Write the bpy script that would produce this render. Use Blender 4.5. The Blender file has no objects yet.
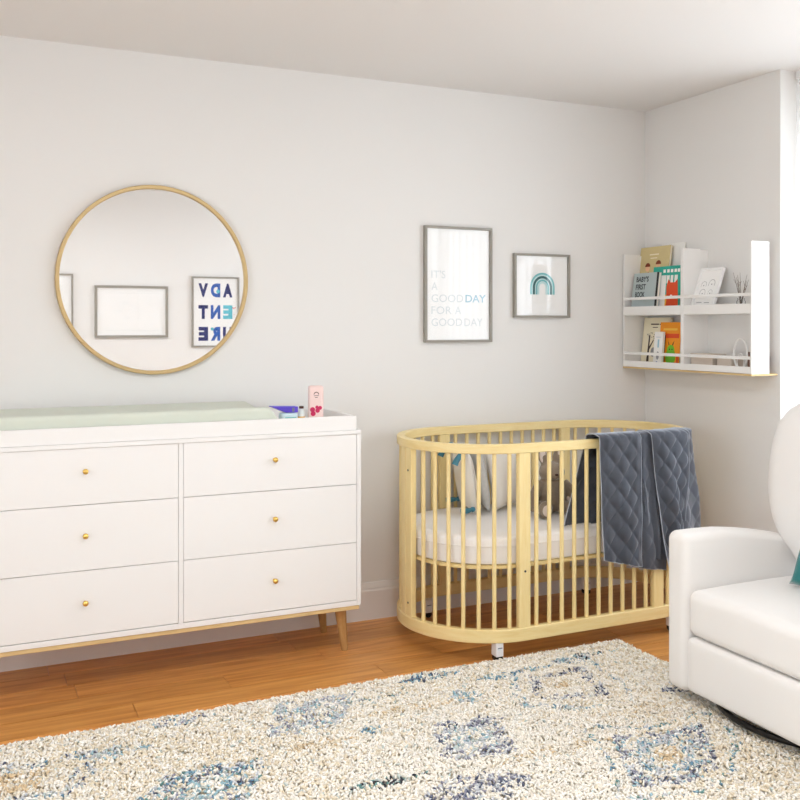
import bpy, bmesh, math, random
import numpy as np
from mathutils import Vector, Matrix, Euler, noise
PI = math.pi
S = bpy.context.scene
COL = S.collection
random.seed(7)
R = math.radians

# ------------------------------------------------------------------ materials
def lin(c):
    c = c / 255.0
    return c / 12.92 if c <= .04045 else ((c + .055) / 1.055) ** 2.4
def rgb(r, g, b): return (lin(r), lin(g), lin(b), 1)

def mat(name, col, rough=.5, metal=0, spec=.5, bump=None, var=None, sheen=0, trans=0, ior=1.45, coat=0):
    """col sRGB 0-255; bump=(scale, strength, distance); var=(scale, amount)"""
    m = bpy.data.materials.new(name); m.use_nodes = True
    nt = m.node_tree; N = nt.nodes; L = nt.links
    p = N['Principled BSDF']
    c = rgb(*col)
    p.inputs['Base Color'].default_value = c
    p.inputs['Roughness'].default_value = rough
    p.inputs['Metallic'].default_value = metal
    p.inputs['Specular IOR Level'].default_value = spec
    p.inputs['IOR'].default_value = ior
    if sheen:
        p.inputs['Sheen Weight'].default_value = sheen
        p.inputs['Sheen Roughness'].default_value = .35
    if trans: p.inputs['Transmission Weight'].default_value = trans
    if coat: p.inputs['Coat Weight'].default_value = coat
    tc = N.new('ShaderNodeTexCoord')
    if var:
        n = N.new('ShaderNodeTexNoise'); n.inputs['Scale'].default_value = var[0]
        n.inputs['Detail'].default_value = 4
        L.new(tc.outputs['Object'], n.inputs['Vector'])
        mx = N.new('ShaderNodeMix'); mx.data_type = 'RGBA'
        a = var[1]
        mx.inputs['A'].default_value = tuple(min(1, x * (1 - a)) for x in c[:3]) + (1,)
        mx.inputs['B'].default_value = tuple(min(1, x * (1 + a)) for x in c[:3]) + (1,)
        L.new(n.outputs['Fac'], mx.inputs['Factor'])
        L.new(mx.outputs['Result'], p.inputs['Base Color'])
    if bump:
        n = N.new('ShaderNodeTexNoise'); n.inputs['Scale'].default_value = bump[0]
        n.inputs['Detail'].default_value = 3
        L.new(tc.outputs['Object'], n.inputs['Vector'])
        b = N.new('ShaderNodeBump'); b.inputs['Strength'].default_value = bump[1]
        b.inputs['Distance'].default_value = bump[2]
        L.new(n.outputs['Fac'], b.inputs['Height']); L.new(b.outputs['Normal'], p.inputs['Normal'])
    return m

def wood(name, c1, c2, rough=.45, scale=(1, 1, 12), grain=6, knots=False, island=False, bumpd=.0004):
    """grain stretched along the small-scale axis"""
    m = bpy.data.materials.new(name); m.use_nodes = True
    nt = m.node_tree; N = nt.nodes; L = nt.links
    p = N['Principled BSDF']; p.inputs['Roughness'].default_value = rough
    tc = N.new('ShaderNodeTexCoord'); mp = N.new('ShaderNodeMapping')
    mp.inputs['Scale'].default_value = scale
    L.new(tc.outputs['Object'], mp.inputs['Vector'])
    vec = mp.outputs['Vector']
    geo = N.new('ShaderNodeNewGeometry')
    if island:
        ad = N.new('ShaderNodeVectorMath'); ad.operation = 'MULTIPLY_ADD'
        L.new(geo.outputs['Random Per Island'], ad.inputs[0])
        ad.inputs[1].default_value = (31, 57, 83)
        L.new(vec, ad.inputs[2]); vec = ad.outputs[0]
    n = N.new('ShaderNodeTexNoise'); n.inputs['Scale'].default_value = grain
    n.inputs['Detail'].default_value = 6; n.inputs['Roughness'].default_value = .65
    n.inputs['Distortion'].default_value = .6
    L.new(vec, n.inputs['Vector'])
    r = N.new('ShaderNodeValToRGB')
    r.color_ramp.elements[0].position = .32; r.color_ramp.elements[1].position = .68
    r.color_ramp.elements[0].color = rgb(*c2); r.color_ramp.elements[1].color = rgb(*c1)
    L.new(n.outputs['Fac'], r.inputs['Fac'])
    out = r.outputs['Color']
    if island:
        hs = N.new('ShaderNodeHueSaturation')
        mr = N.new('ShaderNodeMapRange'); mr.inputs['To Min'].default_value = .80; mr.inputs['To Max'].default_value = 1.14
        L.new(geo.outputs['Random Per Island'], mr.inputs['Value'])
        L.new(mr.outputs['Result'], hs.inputs['Value']); L.new(out, hs.inputs['Color']); out = hs.outputs['Color']
    L.new(out, p.inputs['Base Color'])
    b = N.new('ShaderNodeBump'); b.inputs['Strength'].default_value = .25; b.inputs['Distance'].default_value = bumpd
    L.new(n.outputs['Fac'], b.inputs['Height']); L.new(b.outputs['Normal'], p.inputs['Normal'])
    return m

M = {}
M['wall'] = mat('wall_paint', (228, 226, 223), .85, bump=(220, .08, .0006), var=(1.2, .012))
M['ceil'] = mat('ceiling_paint', (228, 225, 222), .9, bump=(200, .06, .0005))
M['trim'] = mat('trim_paint', (232, 230, 228), .45)
M['floor'] = wood('floor_planks', (232, 168, 94), (188, 120, 54), .34, (.8, 11, 11), 3.0, island=True, bumpd=.0003)
M['gap'] = mat('floor_gap', (80, 42, 20), .8)
M['white'] = mat('white_lacquer', (236, 234, 232), .38, bump=(40, .02, .0003))
M['shelfwhite'] = mat('white_shelf_paint', (236, 234, 231), .5)
M['oak'] = wood('oak_leg', (196, 158, 104), (170, 128, 76), .5, (14, 14, 1.5), 4)
M['oakx'] = wood('oak_strip', (222, 194, 140), (206, 174, 120), .5, (1.5, 14, 14), 4)
M['crib'] = wood('crib_wood', (242, 222, 166), (234, 208, 144), .42, (10, 10, 1.1), 5)
M['cribrail'] = wood('crib_rail_wood', (242, 222, 166), (234, 208, 144), .42, (1.6, 1.6, 14), 4)
M['brass'] = mat('brushed_brass', (228, 190, 104), .28, metal=1)
M['mirrorframe'] = mat('brushed_gold_frame', (200, 174, 126), .45, metal=.5, bump=(90, .05, .0003))
M['mirror'] = mat('mirror_silver', (240, 240, 240), .01, metal=1)
M['frame'] = mat('taupe_frame', (150, 145, 136), .5, bump=(120, .1, .0004))
M['paper'] = mat('art_paper', (242, 241, 239), .6)
M['glass'] = mat('clear_glass', (250, 250, 250), .02, trans=1, ior=1.45)
M['sheet'] = mat('white_sheet', (240, 237, 236), .85, bump=(500, .15, .0005), sheen=.2)
M['chair'] = mat('white_upholstery', (236, 233, 230), .88, bump=(700, .25, .0006), sheen=.25)
M['blanket'] = mat('slate_velvet', (70, 74, 83), .75, bump=(160, .3, .0015), var=(14, .35), sheen=1.0)
M['blanket'].node_tree.nodes['Principled BSDF'].inputs['Sheen Tint'].default_value = (.75, .8, .9, 1)
M['piping'] = mat('grey_piping', (186, 190, 200), .6, sheen=.5)
M['bunny'] = mat('taupe_plush', (146, 131, 114), .95, bump=(420, .7, .0025), sheen=.6, var=(80, .12))
M['bunnyear'] = mat('pale_plush', (226, 212, 202), .95, bump=(420, .6, .002), sheen=.4)
M['black'] = mat('black_plastic', (26, 25, 26), .45)
M['blackmetal'] = mat('black_steel', (28, 26, 25), .4, metal=.4)
M['plasticwhite'] = mat('white_plastic', (236, 236, 238), .35)
M['grey'] = mat('grey_print', (120, 126, 140), .5)
M['sage'] = mat('sage_cover', (207, 212, 199), .9, bump=(500, .3, .0008), sheen=.2)
M['cream'] = mat('cream_cushion', (232, 226, 216), .92, bump=(300, .35, .001), sheen=.2)
M['greycush'] = mat('grey_cushion', (196, 195, 192), .92, bump=(260, .5, .0015), var=(60, .15))
M['teal'] = mat('teal_tassel', (78, 136, 156), .9, bump=(400, .6, .002))
M['tealpillow'] = mat('teal_pillow', (16, 112, 112), .7, bump=(240, .4, .001), sheen=.6)
M['darkgreen'] = mat('deep_teal_print', (24, 92, 96), .6)
M['midteal'] = mat('mid_teal_print', (110, 186, 190), .6)
M['paleteal'] = mat('pale_teal_print', (196, 224, 224), .6)
M['txtgrey'] = mat('pale_grey_print', (212, 217, 218), .6)
M['txtblue'] = mat('pale_blue_print', (158, 196, 212), .6)
M['navy'] = mat('navy_ink', (26, 34, 104), .6, var=(60, .6))
M['blue'] = mat('blue_ink', (40, 90, 170), .6, var=(50, .6))
M['cyan'] = mat('cyan_ink', (100, 190, 206), .6, var=(50, .35))
M['dkgrey'] = mat('charcoal_print', (58, 62, 66), .6)
M['greycover'] = mat('grey_book_cover', (178, 190, 190), .6)
M['tan'] = mat('tan_book_cover', (206, 188, 138), .6, var=(10, .08))
M['coverwhite'] = mat('white_book_cover', (238, 236, 232), .6)
M['tealcover'] = mat('teal_book_cover', (44, 168, 148), .55, var=(12, .1))
M['foxred'] = mat('red_orange_print', (222, 78, 32), .6)
M['orange'] = mat('orange_book_cover', (240, 150, 26), .55, var=(9, .1))
M['yellow'] = mat('yellow_print', (244, 190, 70), .6)
M['green'] = mat('green_print', (112, 186, 44), .6)
M['creamcover'] = mat('cream_book_cover', (234, 224, 196), .6)
M['treebrown'] = mat('dark_brown_print', (66, 46, 40), .6)
M['hair'] = mat('auburn_print', (130, 58, 34), .6)
M['skin'] = mat('peach_print', (238, 190, 150), .6)
M['pages'] = mat('book_pages', (240, 236, 224), .8)
M['framewhite'] = mat('white_photo_frame', (240, 239, 238), .4)
M['linegrey'] = mat('line_drawing_grey', (150, 148, 150), .7)
M['boxbeige'] = mat('beige_card_box', (214, 200, 186), .7)
M['boxbrown'] = mat('brown_card_box', (138, 108, 96), .7)
M['pink'] = mat('pink_bottle', (242, 214, 208), .4)
M['pinkd'] = mat('raspberry_print', (206, 44, 96), .5)
M['purple'] = mat('violet_tube', (92, 70, 200), .35)
M['lightblue'] = mat('pale_blue_tube', (214, 236, 240), .4)
M['dropper'] = mat('milky_bottle', (232, 238, 236), .3)
M['brown'] = mat('dark_brown_cap', (70, 34, 24), .4)
M['twig'] = mat('dry_twig', (110, 96, 84), .8)
M['wirewhite'] = mat('white_wire', (238, 236, 232), .5)

# ------------------------------------------------------------------ mesh builder
class MB:
    def __init__(s): s.bm = bmesh.new(); s.mats = []; s.mi = 0
    def use(s, m):
        if m not in s.mats: s.mats.append(m)
        s.mi = s.mats.index(m); return s
    def _tag(s, faces):
        for f in faces: f.material_index = s.mi
    def raw(s, vs, fs, T=None):
        V = [s.bm.verts.new((T @ Vector(v)) if T else v) for v in vs]
        out = []
        for f in fs:
            try: out.append(s.bm.faces.new([V[i] for i in f]))
            except ValueError: pass
        s._tag(out); return V
    def box(s, x0, x1, y0, y1, z0, z1, T=None):
        vs = [(x, y, z) for x in (x0, x1) for y in (y0, y1) for z in (z0, z1)]
        fs = [(0, 1, 3, 2), (4, 6, 7, 5), (0, 4, 5, 1), (2, 3, 7, 6), (0, 2, 6, 4), (1, 5, 7, 3)]
        s.raw(vs, fs, T); return s
    def rbox(s, x0, x1, y0, y1, z0, z1, r, n=8, T=None, fn=None):
        """rounded box: cube grid projected on box minus r, plus r"""
        c = Vector(((x0+x1)/2, (y0+y1)/2, (z0+z1)/2)); h = Vector(((x1-x0)/2, (y1-y0)/2, (z1-z0)/2))
        b2 = bmesh.new(); bmesh.ops.create_cube(b2, size=2)
        bmesh.ops.subdivide_edges(b2, edges=b2.edges[:], cuts=n, use_grid_fill=True)
        r = min(r, h.x, h.y, h.z)
        def ax(t, H):   # spread grid lines: half of them in the corner
            k = .5; a = abs(t)
            q = a / k * (H - r) if a < k else (H - r) + (a - k) / (1 - k) * r
            return math.copysign(q, t)
        vs = []
        for v in b2.verts:
            p = Vector((ax(v.co.x, h.x), ax(v.co.y, h.y), ax(v.co.z, h.z)))
            q = Vector([max(-(H - r), min(H - r, a)) for a, H in zip(p, h)])
            d = p - q
            if d.length > 1e-9: p = q + d.normalized() * r
            else: p = q
            p = c + p
            if fn: p = Vector(fn(p))
            vs.append(p)
        idx = {v: i for i, v in enumerate(b2.verts)}
        fs = [[idx[v] for v in f.verts] for f in b2.faces]
        b2.free()
        s.raw(vs, fs, T); return s
    def ell(s, c, rad, T=None, seg=20, rings=12):
        vs = []; fs = []
        for i in range(rings + 1):
            a = PI * i / rings
            for j in range(seg):
                b = 2 * PI * j / seg
                vs.append((c[0] + rad[0]*math.sin(a)*math.cos(b), c[1] + rad[1]*math.sin(a)*math.sin(b), c[2] + rad[2]*math.cos(a)))
        for i in range(rings):
            for j in range(seg):
                fs.append((i*seg+j, (i+1)*seg+j, (i+1)*seg+(j+1) % seg, i*seg+(j+1) % seg))
        s.raw(vs, fs, T); return s
    def lathe(s, prof, seg=24, T=None, c=(0, 0)):
        vs = []; fs = []
        for r, z in prof:
            for j in range(seg):
                b = 2*PI*j/seg; vs.append((c[0]+r*math.cos(b), c[1]+r*math.sin(b), z))
        n = len(prof)
        for i in range(n-1):
            for j in range(seg):
                fs.append((i*seg+j, i*seg+(j+1) % seg, (i+1)*seg+(j+1) % seg, (i+1)*seg+j))
        if prof[0][0] > 1e-6: fs.append(tuple(range(seg))[::-1])
        if prof[-1][0] > 1e-6: fs.append(tuple((n-1)*seg+j for j in range(seg)))
        s.raw(vs, fs, T); return s
    def tube(s, pts, r, seg=8, closed=False, T=None):
        pts = [Vector(p) for p in pts]; n = len(pts); vs = []; fs = []
        rr = r if isinstance(r, (list, tuple)) else [r]*n
        up = None
        for i, p in enumerate(pts):
            a = pts[(i-1) % n] if closed or i > 0 else p
            b = pts[(i+1) % n] if closed or i < n-1 else p
            t = (b-a).normalized()
            if up is None: up = Vector((0, 0, 1)) if abs(t.z) < .9 else Vector((1, 0, 0))
            x = up.cross(t); x = x.normalized() if x.length > 1e-6 else Vector((1, 0, 0))
            y = t.cross(x); up = y
            for j in range(seg):
                ang = 2*PI*j/seg
                vs.append(p + (x*math.cos(ang) + y*math.sin(ang))*rr[i])
        m = n if closed else n-1
        for i in range(m):
            for j in range(seg):
                k = (i+1) % n
                fs.append((i*seg+j, i*seg+(j+1) % seg, k*seg+(j+1) % seg, k*seg+j))
        if not closed:
            fs.append(tuple(range(seg))[::-1]); fs.append(tuple((n-1)*seg+j for j in range(seg)))
        s.raw(vs, fs, T); return s
    def sweep(s, path, prof, closed=True, T=None):
        """path: list of (point, outward normal); prof: list of (outward, z)"""
        n = len(path); k = len(prof); vs = []; fs = []
        for p, nn in path:
            for o, z in prof: vs.append((p[0]+nn[0]*o, p[1]+nn[1]*o, z))
        for i in range(n if closed else n-1):
            for j in range(k):
                a = (i+1) % n
                fs.append((i*k+j, a*k+j, a*k+(j+1) % k, i*k+(j+1) % k))
        if not closed:
            fs.append(tuple(range(k))[::-1]); fs.append(tuple((n-1)*k+j for j in range(k)))
        s.raw(vs, fs, T); return s
    def poly(s, pts, y0, y1):
        """2D polygon in local XZ extruded y0..y1"""
        n = len(pts)
        vs = [(p[0], y0, p[1]) for p in pts] + [(p[0], y1, p[1]) for p in pts]
        fs = [tuple(range(n)), tuple(range(2*n-1, n-1, -1))] + [(i, (i+1) % n, n+(i+1) % n, n+i) for i in range(n)]
        s.raw(vs, fs); return s
    # flat printed shapes, facing -Y, at local y
    def disc(s, cx, cz, rx, y, rz=None, seg=24, a0=0, a1=2*PI, th=.0005):
        rz = rz or rx
        pts = [(cx+rx*math.cos(a0+(a1-a0)*i/seg), cz+rz*math.sin(a0+(a1-a0)*i/seg)) for i in range(seg + (0 if a1-a0 > 6.2 else 1))]
        return s.poly(pts, y-th, y)
    def band(s, cx, cz, r0, r1, leg, y, seg=28, th=.0005, wob=0):
        o = [(cx+r1, cz-leg)] + [(cx+r1*math.cos(PI*i/seg), cz+r1*math.sin(PI*i/seg)) for i in range(seg+1)] + [(cx-r1, cz-leg)]
        n_ = [(cx+r0, cz-leg)] + [(cx+r0*math.cos(PI*i/seg), cz+r0*math.sin(PI*i/seg)) for i in range(seg+1)] + [(cx-r0, cz-leg)]
        vs = [(a, y-th, b) for a, b in o] + [(a, y-th, b) for a, b in n_]
        k = len(o); fs = [(i, i+1, k+i+1, k+i) for i in range(k-1)]
        s.raw(vs, fs); return s
    def text(s, body, x, z, w, h, y, bold=0, align='L', th=.0006):
        cu = bpy.data.curves.new('tmp_text', 'FONT'); cu.body = body; cu.offset = bold; cu.resolution_u = 3
        ob = bpy.data.objects.new('tmp_text', cu); COL.objects.link(ob)
        me = bpy.data.meshes.new_from_object(ob, depsgraph=bpy.context.evaluated_depsgraph_get())
        bpy.data.objects.remove(ob); bpy.data.curves.remove(cu)
        X = [v.co.x for v in me.vertices]; Y = [v.co.y for v in me.vertices]
        sx = w/(max(X)-min(X)); sz = h/(max(Y)-min(Y)); mx, my = min(X), min(Y)
        vs = [(x+(v.co.x-mx)*sx, y-th, z+(v.co.y-my)*sz) for v in me.vertices]
        fs = [tuple(p.vertices) for p in me.polygons]
        bpy.data.meshes.remove(me)
        s.raw(vs, fs); return s
    def build(s, name, parent=None, smooth=False, bevel=0, segs=2, sub=0, recalc=True, sharp=40):
        me = bpy.data.meshes.new(name)
        if recalc: bmesh.ops.recalc_face_normals(s.bm, faces=s.bm.faces[:])
        s.bm.to_mesh(me); s.bm.free()
        for m in s.mats: me.materials.append(M[m] if isinstance(m, str) else m)
        o = bpy.data.objects.new(name, me); COL.objects.link(o)
        if smooth:
            me.polygons.foreach_set('use_smooth', [True]*len(me.polygons))
        if bevel:
            b = o.modifiers.new('bevel', 'BEVEL'); b.width = bevel; b.segments = segs; b.limit_method = 'ANGLE'
            b.angle_limit = R(35); b.harden_normals = False
            me.polygons.foreach_set('use_smooth', [True]*len(me.polygons))
            w = o.modifiers.new('wn', 'WEIGHTED_NORMAL'); w.keep_sharp = True
        elif smooth and sharp:
            me.set_sharp_from_angle(angle=R(sharp))
        if sub:
            d = o.modifiers.new('sub', 'SUBSURF'); d.levels = sub; d.render_levels = sub
        if parent: o.parent = parent
        return o
def new(m):
    b = MB(); b.use(m); return b

def tag(o, label=None, cat=None, group=None, kind=None):
    if label: o['label'] = label
    if cat: o['category'] = cat
    if group: o['group'] = group
    if kind: o['kind'] = kind
    return o
def thing(name, label, cat, loc=(0, 0, 0), rot=(0, 0, 0), group=None):
    o = bpy.data.objects.new(name, None); COL.objects.link(o); o.empty_display_size = .05
    o.location = loc; o.rotation_euler = rot
    return tag(o, label, cat, group)
def struct(o): o['kind'] = 'structure'; return o
def dup(root, loc, rot=None, label=None, group=None):
    r = root.copy(); COL.objects.link(r); r.location = loc
    if rot is not None: r.rotation_euler = rot
    if label: r['label'] = label
    if group: r['group'] = group
    for ch in list(root.children):
        c = ch.copy(); COL.objects.link(c); c.parent = r
        for g in ch.children:
            d = g.copy(); COL.objects.link(d); d.parent = c
    return r

# ------------------------------------------------------------------ camera
CAM = (-3.213, -3.928, 1.328)
cd = bpy.data.cameras.new('camera'); co = bpy.data.objects.new('camera', cd); COL.objects.link(co)
cd.sensor_width = 36; cd.sensor_fit = 'HORIZONTAL'; cd.lens = 942/800*36; cd.shift_y = -75/800
cd.clip_start = .02
co.location = CAM; co.rotation_euler = (R(90), 0, -math.atan(.4597))
S.camera = co

# ------------------------------------------------------------------ room
H = 2.44; XL = -4.7; YB = -4.07; WE = -.898   # window recess starts at y = WE
b = new('gap'); b.box(XL, .22, YB, 0, -.06, -.012); 
b.use('floor')
pw = .1335; row = 0; y = 0.0
fixed = {0: -2.93, 2: -2.853, 3: -2.332, 4: -2.685, 5: -1.1}
while y > YB:
    y1 = max(y - pw, YB); 
    start = fixed.get(row, -2 + random.uniform(-.6, .6))
    js = [start]
    while js[-1] < .3: js.append(js[-1] + random.uniform(.85, 1.25))
    while js[0] > XL: js.insert(0, js[0] - random.uniform(.85, 1.25))
    for a, c in zip(js[:-1], js[1:]):
        a = max(a, XL); c = min(c, .2)
        if c - a < .02: continue
        g = .0011
        b.box(a+g, c-g, y1+g, y-g, -.012, 0)
    y -= pw; row += 1
struct(b.build('floor', bevel=0))
struct(new('ceil').box(XL-.1, .32, YB-.1, .1, H, H+.1).build('ceiling'))
struct(new('wall').box(XL-.1, .32, 0, .1, -.06, H).build('wall_back'))
LY0, LY1, LZ0, LZ1 = -3.7, -1.5, .75, 2.1  # opening for the added side window, out of view
struct(new('wall').box(XL-.1, XL, YB, LY0, -.06, H).box(XL-.1, XL, LY1, 0, -.06, H).box(XL-.1, XL, LY0, LY1, -.06, LZ0).box(XL-.1, XL, LY0, LY1, LZ1, H).build('wall_left'))
struct(new('wall').box(XL-.1, .32, YB-.1, YB, -.06, H).build('wall_front'))
b = new('wall'); b.box(0, .22, WE, 0, -.06, H); b.box(0, .22, YB, -3.90, -.06, H)
# outer skin of the recess, with the window hole
WY0, WY1, WZ0, WZ1 = -3.75, -1.0, .35, 2.26
b.box(.22, .32, WY1, 0, -.06, H); b.box(.22, .32, YB, WY0, -.06, H)
b.box(.22, .32, WY0, WY1, -.06, WZ0); b.box(.22, .32, WY0, WY1, WZ1, H)
struct(b.build('wall_right'))
def baseboard(name, pts, n):
    prof = [(0, 0), (.016, 0), (.016, .128), (.013, .136), (.013, .142), (.010, .152), (.006, .165), (0, .165)]
    b = new('trim')
    b.sweep([(p, n) for p in pts], prof, closed=False)
    struct(b.build(name))
baseboard('baseboard_back', [(XL, 0), (0, 0)], (0, -1))
baseboard('baseboard_right', [(0, -.016), (0, WE)], (-1, 0))
baseboard('baseboard_left', [(XL, YB), (XL, -.016)], (1, 0))
baseboard('baseboard_front', [(XL+.016, YB), (0, YB)], (0, 1))
# window: frame, sashes and panes
b = new('trim'); f = .05
b.box(.23, .30, WY0, WY0+f, WZ0, WZ1).box(.23, .30, WY1-f, WY1, WZ0, WZ1)
b.box(.23, .30, WY0+f, WY1-f, WZ0, WZ0+f).box(.23, .30, WY0+f, WY1-f, WZ1-f, WZ1)
for k in (1, 2):
    yy = WY0 + (WY1-WY0)*k/3; b.box(.235, .295, yy-.03, yy+.03, WZ0+f, WZ1-f)
b.box(.18, .32, WY0-.03, WY1+.03, WZ0-.03, WZ0)
wf = struct(b.build('window_1', bevel=.003))
b = new('trim')
b.box(XL-.09, XL-.03, LY0, LY0+f, LZ0, LZ1).box(XL-.09, XL-.03, LY1-f, LY1, LZ0, LZ1).box(XL-.09, XL-.03, LY0+f, LY1-f, LZ0, LZ0+f).box(XL-.09, XL-.03, LY0+f, LY1-f, LZ1-f, LZ1)
b.box(XL-.085, XL-.035, (LY0+LY1)/2-.03, (LY0+LY1)/2+.03, LZ0+f, LZ1-f).box(XL-.1, XL+.03, LY0-.03, LY1+.03, LZ0-.03, LZ0)
wf2 = struct(b.build('added_fill_window', bevel=.003))  # unseen window, added so light fills in from the left
def glassmat():
    m = bpy.data.materials.new('window_glass'); m.use_nodes = True; N = m.node_tree.nodes; L = m.node_tree.links
    N.remove(N['Principled BSDF'])
    t = N.new('ShaderNodeBsdfTransparent'); g = N.new('ShaderNodeBsdfGlossy'); g.inputs['Roughness'].default_value = .02
    x = N.new('ShaderNodeMixShader'); x.inputs[0].default_value = .035; L.new(t.outputs[0], x.inputs[1]); L.new(g.outputs[0], x.inputs[2])
    L.new(x.outputs[0], N['Material Output'].inputs['Surface']); return m
M['pane'] = glassmat()
new('pane').box(.262, .266, WY0+f, WY1-f, WZ0+f, WZ1-f).build('pane', wf)
new('pane').box(XL-.064, XL-.060, LY0+f, LY1-f, LZ0+f, LZ1-f).build('pane', wf2)
# sheer curtain hung from the ceiling
def sheer():
    m = bpy.data.materials.new('sheer_fabric'); m.use_nodes = True; N = m.node_tree.nodes; L = m.node_tree.links
    N.remove(N['Principled BSDF'])
    t = N.new('ShaderNodeBsdfTransparent'); tr = N.new('ShaderNodeBsdfTranslucent'); df = N.new('ShaderNodeBsdfDiffuse')
    for q in (tr, df): q.inputs['Color'].default_value = (.9, .9, .9, 1)
    a = N.new('ShaderNodeMixShader'); a.inputs[0].default_value = .4
    L.new(tr.outputs[0], a.inputs[1]); L.new(df.outputs[0], a.inputs[2])
    x = N.new('ShaderNodeMixShader'); x.inputs[0].default_value = .45
    L.new(t.outputs[0], x.inputs[1]); L.new(a.outputs[0], x.inputs[2])
    L.new(x.outputs[0], N['Material Output'].inputs['Surface']); return m
M['sheer'] = sheer()
def curtain(y0, y1, ph, label):
    t = thing('curtain', label, 'curtain', (.10, (y0+y1)/2, 0))
    b = new('sheer'); n = 160; rows = 14; vs = []; fs = []
    for i in range(n+1):
        yy = y0 + (y1-y0)*i/n - (y0+y1)/2
        for j in range(rows+1):
            z = .02 + (H-.06-.02)*j/rows
            amp = .028 * (1 - .25*j/rows)
            vs.append((amp*math.sin(yy*62+ph + .6*math.sin(yy*9+j*.12)), yy, z))
    for i in range(n):
        for j in range(rows):
            fs.append((i*(rows+1)+j, (i+1)*(rows+1)+j, (i+1)*(rows+1)+j+1, i*(rows+1)+j+1))
    b.raw(vs, fs); b.build('fabric', t, smooth=True, sharp=0)
    h = new('sheer'); h.box(-.004, .004, y0-(y0+y1)/2, y1-(y0+y1)/2, H-.075, H-.035); h.build('heading_tape', t)
curtain(-2.05, WE-.012, 0, 'white sheer curtain falling beside the wall shelves behind the armchair')
curtain(-3.885, -2.07, 1, 'white sheer curtain at the camera end of the window')
tr = new('trim').box(.085, .115, -3.888, WE-.004, H-.034, H).build('trim_1'); struct(tr)

# ceiling lamp added above the frame as fill for the room
t = thing('fill_ceiling_lamp', 'round flush white ceiling lamp added out of view as fill light', 'lamp', (-2.3, -2.5, H))
new('plasticwhite').lathe([(.24, 0), (.25, -.012), (.245, -.05), (.225, -.05), (.225, -.014), (0, -.012)], 40).build('rim', t, smooth=True)
em = bpy.data.materials.new('fill_lamp_diffuser'); em.use_nodes = True  # glow belongs to the added fill lamp
em.node_tree.nodes['Principled BSDF'].inputs['Emission Color'].default_value = (1, .94, .88, 1)
em.node_tree.nodes['Principled BSDF'].inputs['Emission Strength'].default_value = 3
M['fillglow'] = em
new('fillglow').lathe([(.222, -.016), (.222, -.045), (.15, -.058), (0, -.062)], 40).build('diffuser', t, smooth=True)

# ------------------------------------------------------------------ lights
def area(name, loc, rot, sx, sy, power, col):
    l = bpy.data.lights.new(name, 'AREA'); l.shape = 'RECTANGLE'; l.size = sx; l.size_y = sy; l.energy = power; l.color = col
    o = bpy.data.objects.new(name, l); COL.objects.link(o); o.location = loc; o.rotation_euler = rot; return o
area('daylight_window', (.75, (WY0+WY1)/2-.1, 1.45), (0, R(82), 0), 1.7, 2.8, 66, (.86, .93, 1))
area('side_fill_light', (XL-.45, (LY0+LY1)/2, 1.45), (0, R(-86), 0), 1.5, 2.4, 30, (.88, .94, 1))  # added fill from the left, behind the unseen window
area('fill_lamp_light', (-2.3, -2.5, H-.075), (0, 0, 0), .42, .42, 36, (.95, .97, 1))  # added fill from above, just under the unseen lamp
W = bpy.data.worlds.new('world'); S.world = W; W.use_nodes = True
bg = W.node_tree.nodes['Background']; bg.inputs[0].default_value = (.85, .93, 1, 1); bg.inputs[1].default_value = 5.5

# ------------------------------------------------------------------ round mirror
t = thing('round_mirror', 'large round mirror with thin gold frame above the dresser', 'mirror', (-2.515, 0, 1.512))
T = Matrix.Rotation(R(90), 4, 'X')
rr = .386
new('mirrorframe').lathe([(rr-.016, .002), (rr, .002), (rr, .026), (rr-.003, .029), (rr-.014, .029), (rr-.016, .026), (rr-.016, .002)], 120, T).build('frame', t, smooth=True)
new('mirror').lathe([(rr-.0155, .006), (rr-.0155, .018), (0, .018)], 120, T).build('mirror_glass', t, smooth=False)

# ------------------------------------------------------------------ wall pictures
def picture(label, x0, x1, z0, z1, ywall, rot, fw, art, d=.022, group=None):
    cx, w, h = (x0+x1)/2, x1-x0, z1-z0
    t = thing('framed_picture', label, 'picture', (cx, ywall, z0), (0, 0, rot), group)
    b = new('frame'); x = w/2
    b.poly([(-x, 0), (x, 0), (x-fw, fw), (-x+fw, fw)], -d, 0); b.poly([(-x, h), (-x+fw, h-fw), (x-fw, h-fw), (x, h)], -d, 0)
    b.poly([(-x, 0), (-x+fw, fw), (-x+fw, h-fw), (-x, h)], -d, 0); b.poly([(x, 0), (x, h), (x-fw, h-fw), (x-fw, fw)], -d, 0)
    b.build('frame', t)
    b = new('paper'); b.box(-x+fw-.001, x-fw+.001, -.010, -.004, fw-.001, h-fw+.001); 
    art(b, x-fw, fw, h-fw); b.build('print', t)
    new('pane').box(-x+fw-.001, x-fw+.001, -.0155, -.0135, fw-.001, h-fw+.001).build('glass', t)
    return t
def art_day(b, x, z0, z1):
    y = -.0102; L = -x+.026; w = 2*x-.045
    b.use('txtgrey')
    b.text("IT'S", L, .300, .074, .036, y); b.text("A", L, .244, .032, .036, y)
    b.text("GOOD", L, .188, w*.58, .036, y)
    b.text("FOR", L, .132, .106, .036, y); b.text("A", L+.124, .132, .032, .036, y)
    b.text("GOOD", L, .076, w*.56, .036, y); b.text("DAY", L+w*.60, .076, w*.34, .036, y)
    b.use('txtblue'); b.text("DAY", L+w*.62, .188, w*.38, .036, y, bold=.012)
picture('tall grey framed print reading IT\'S A GOOD DAY FOR A GOOD DAY', -1.289, -.931, 1.247, 1.790, 0, 0, .0115, art_day)
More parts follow.
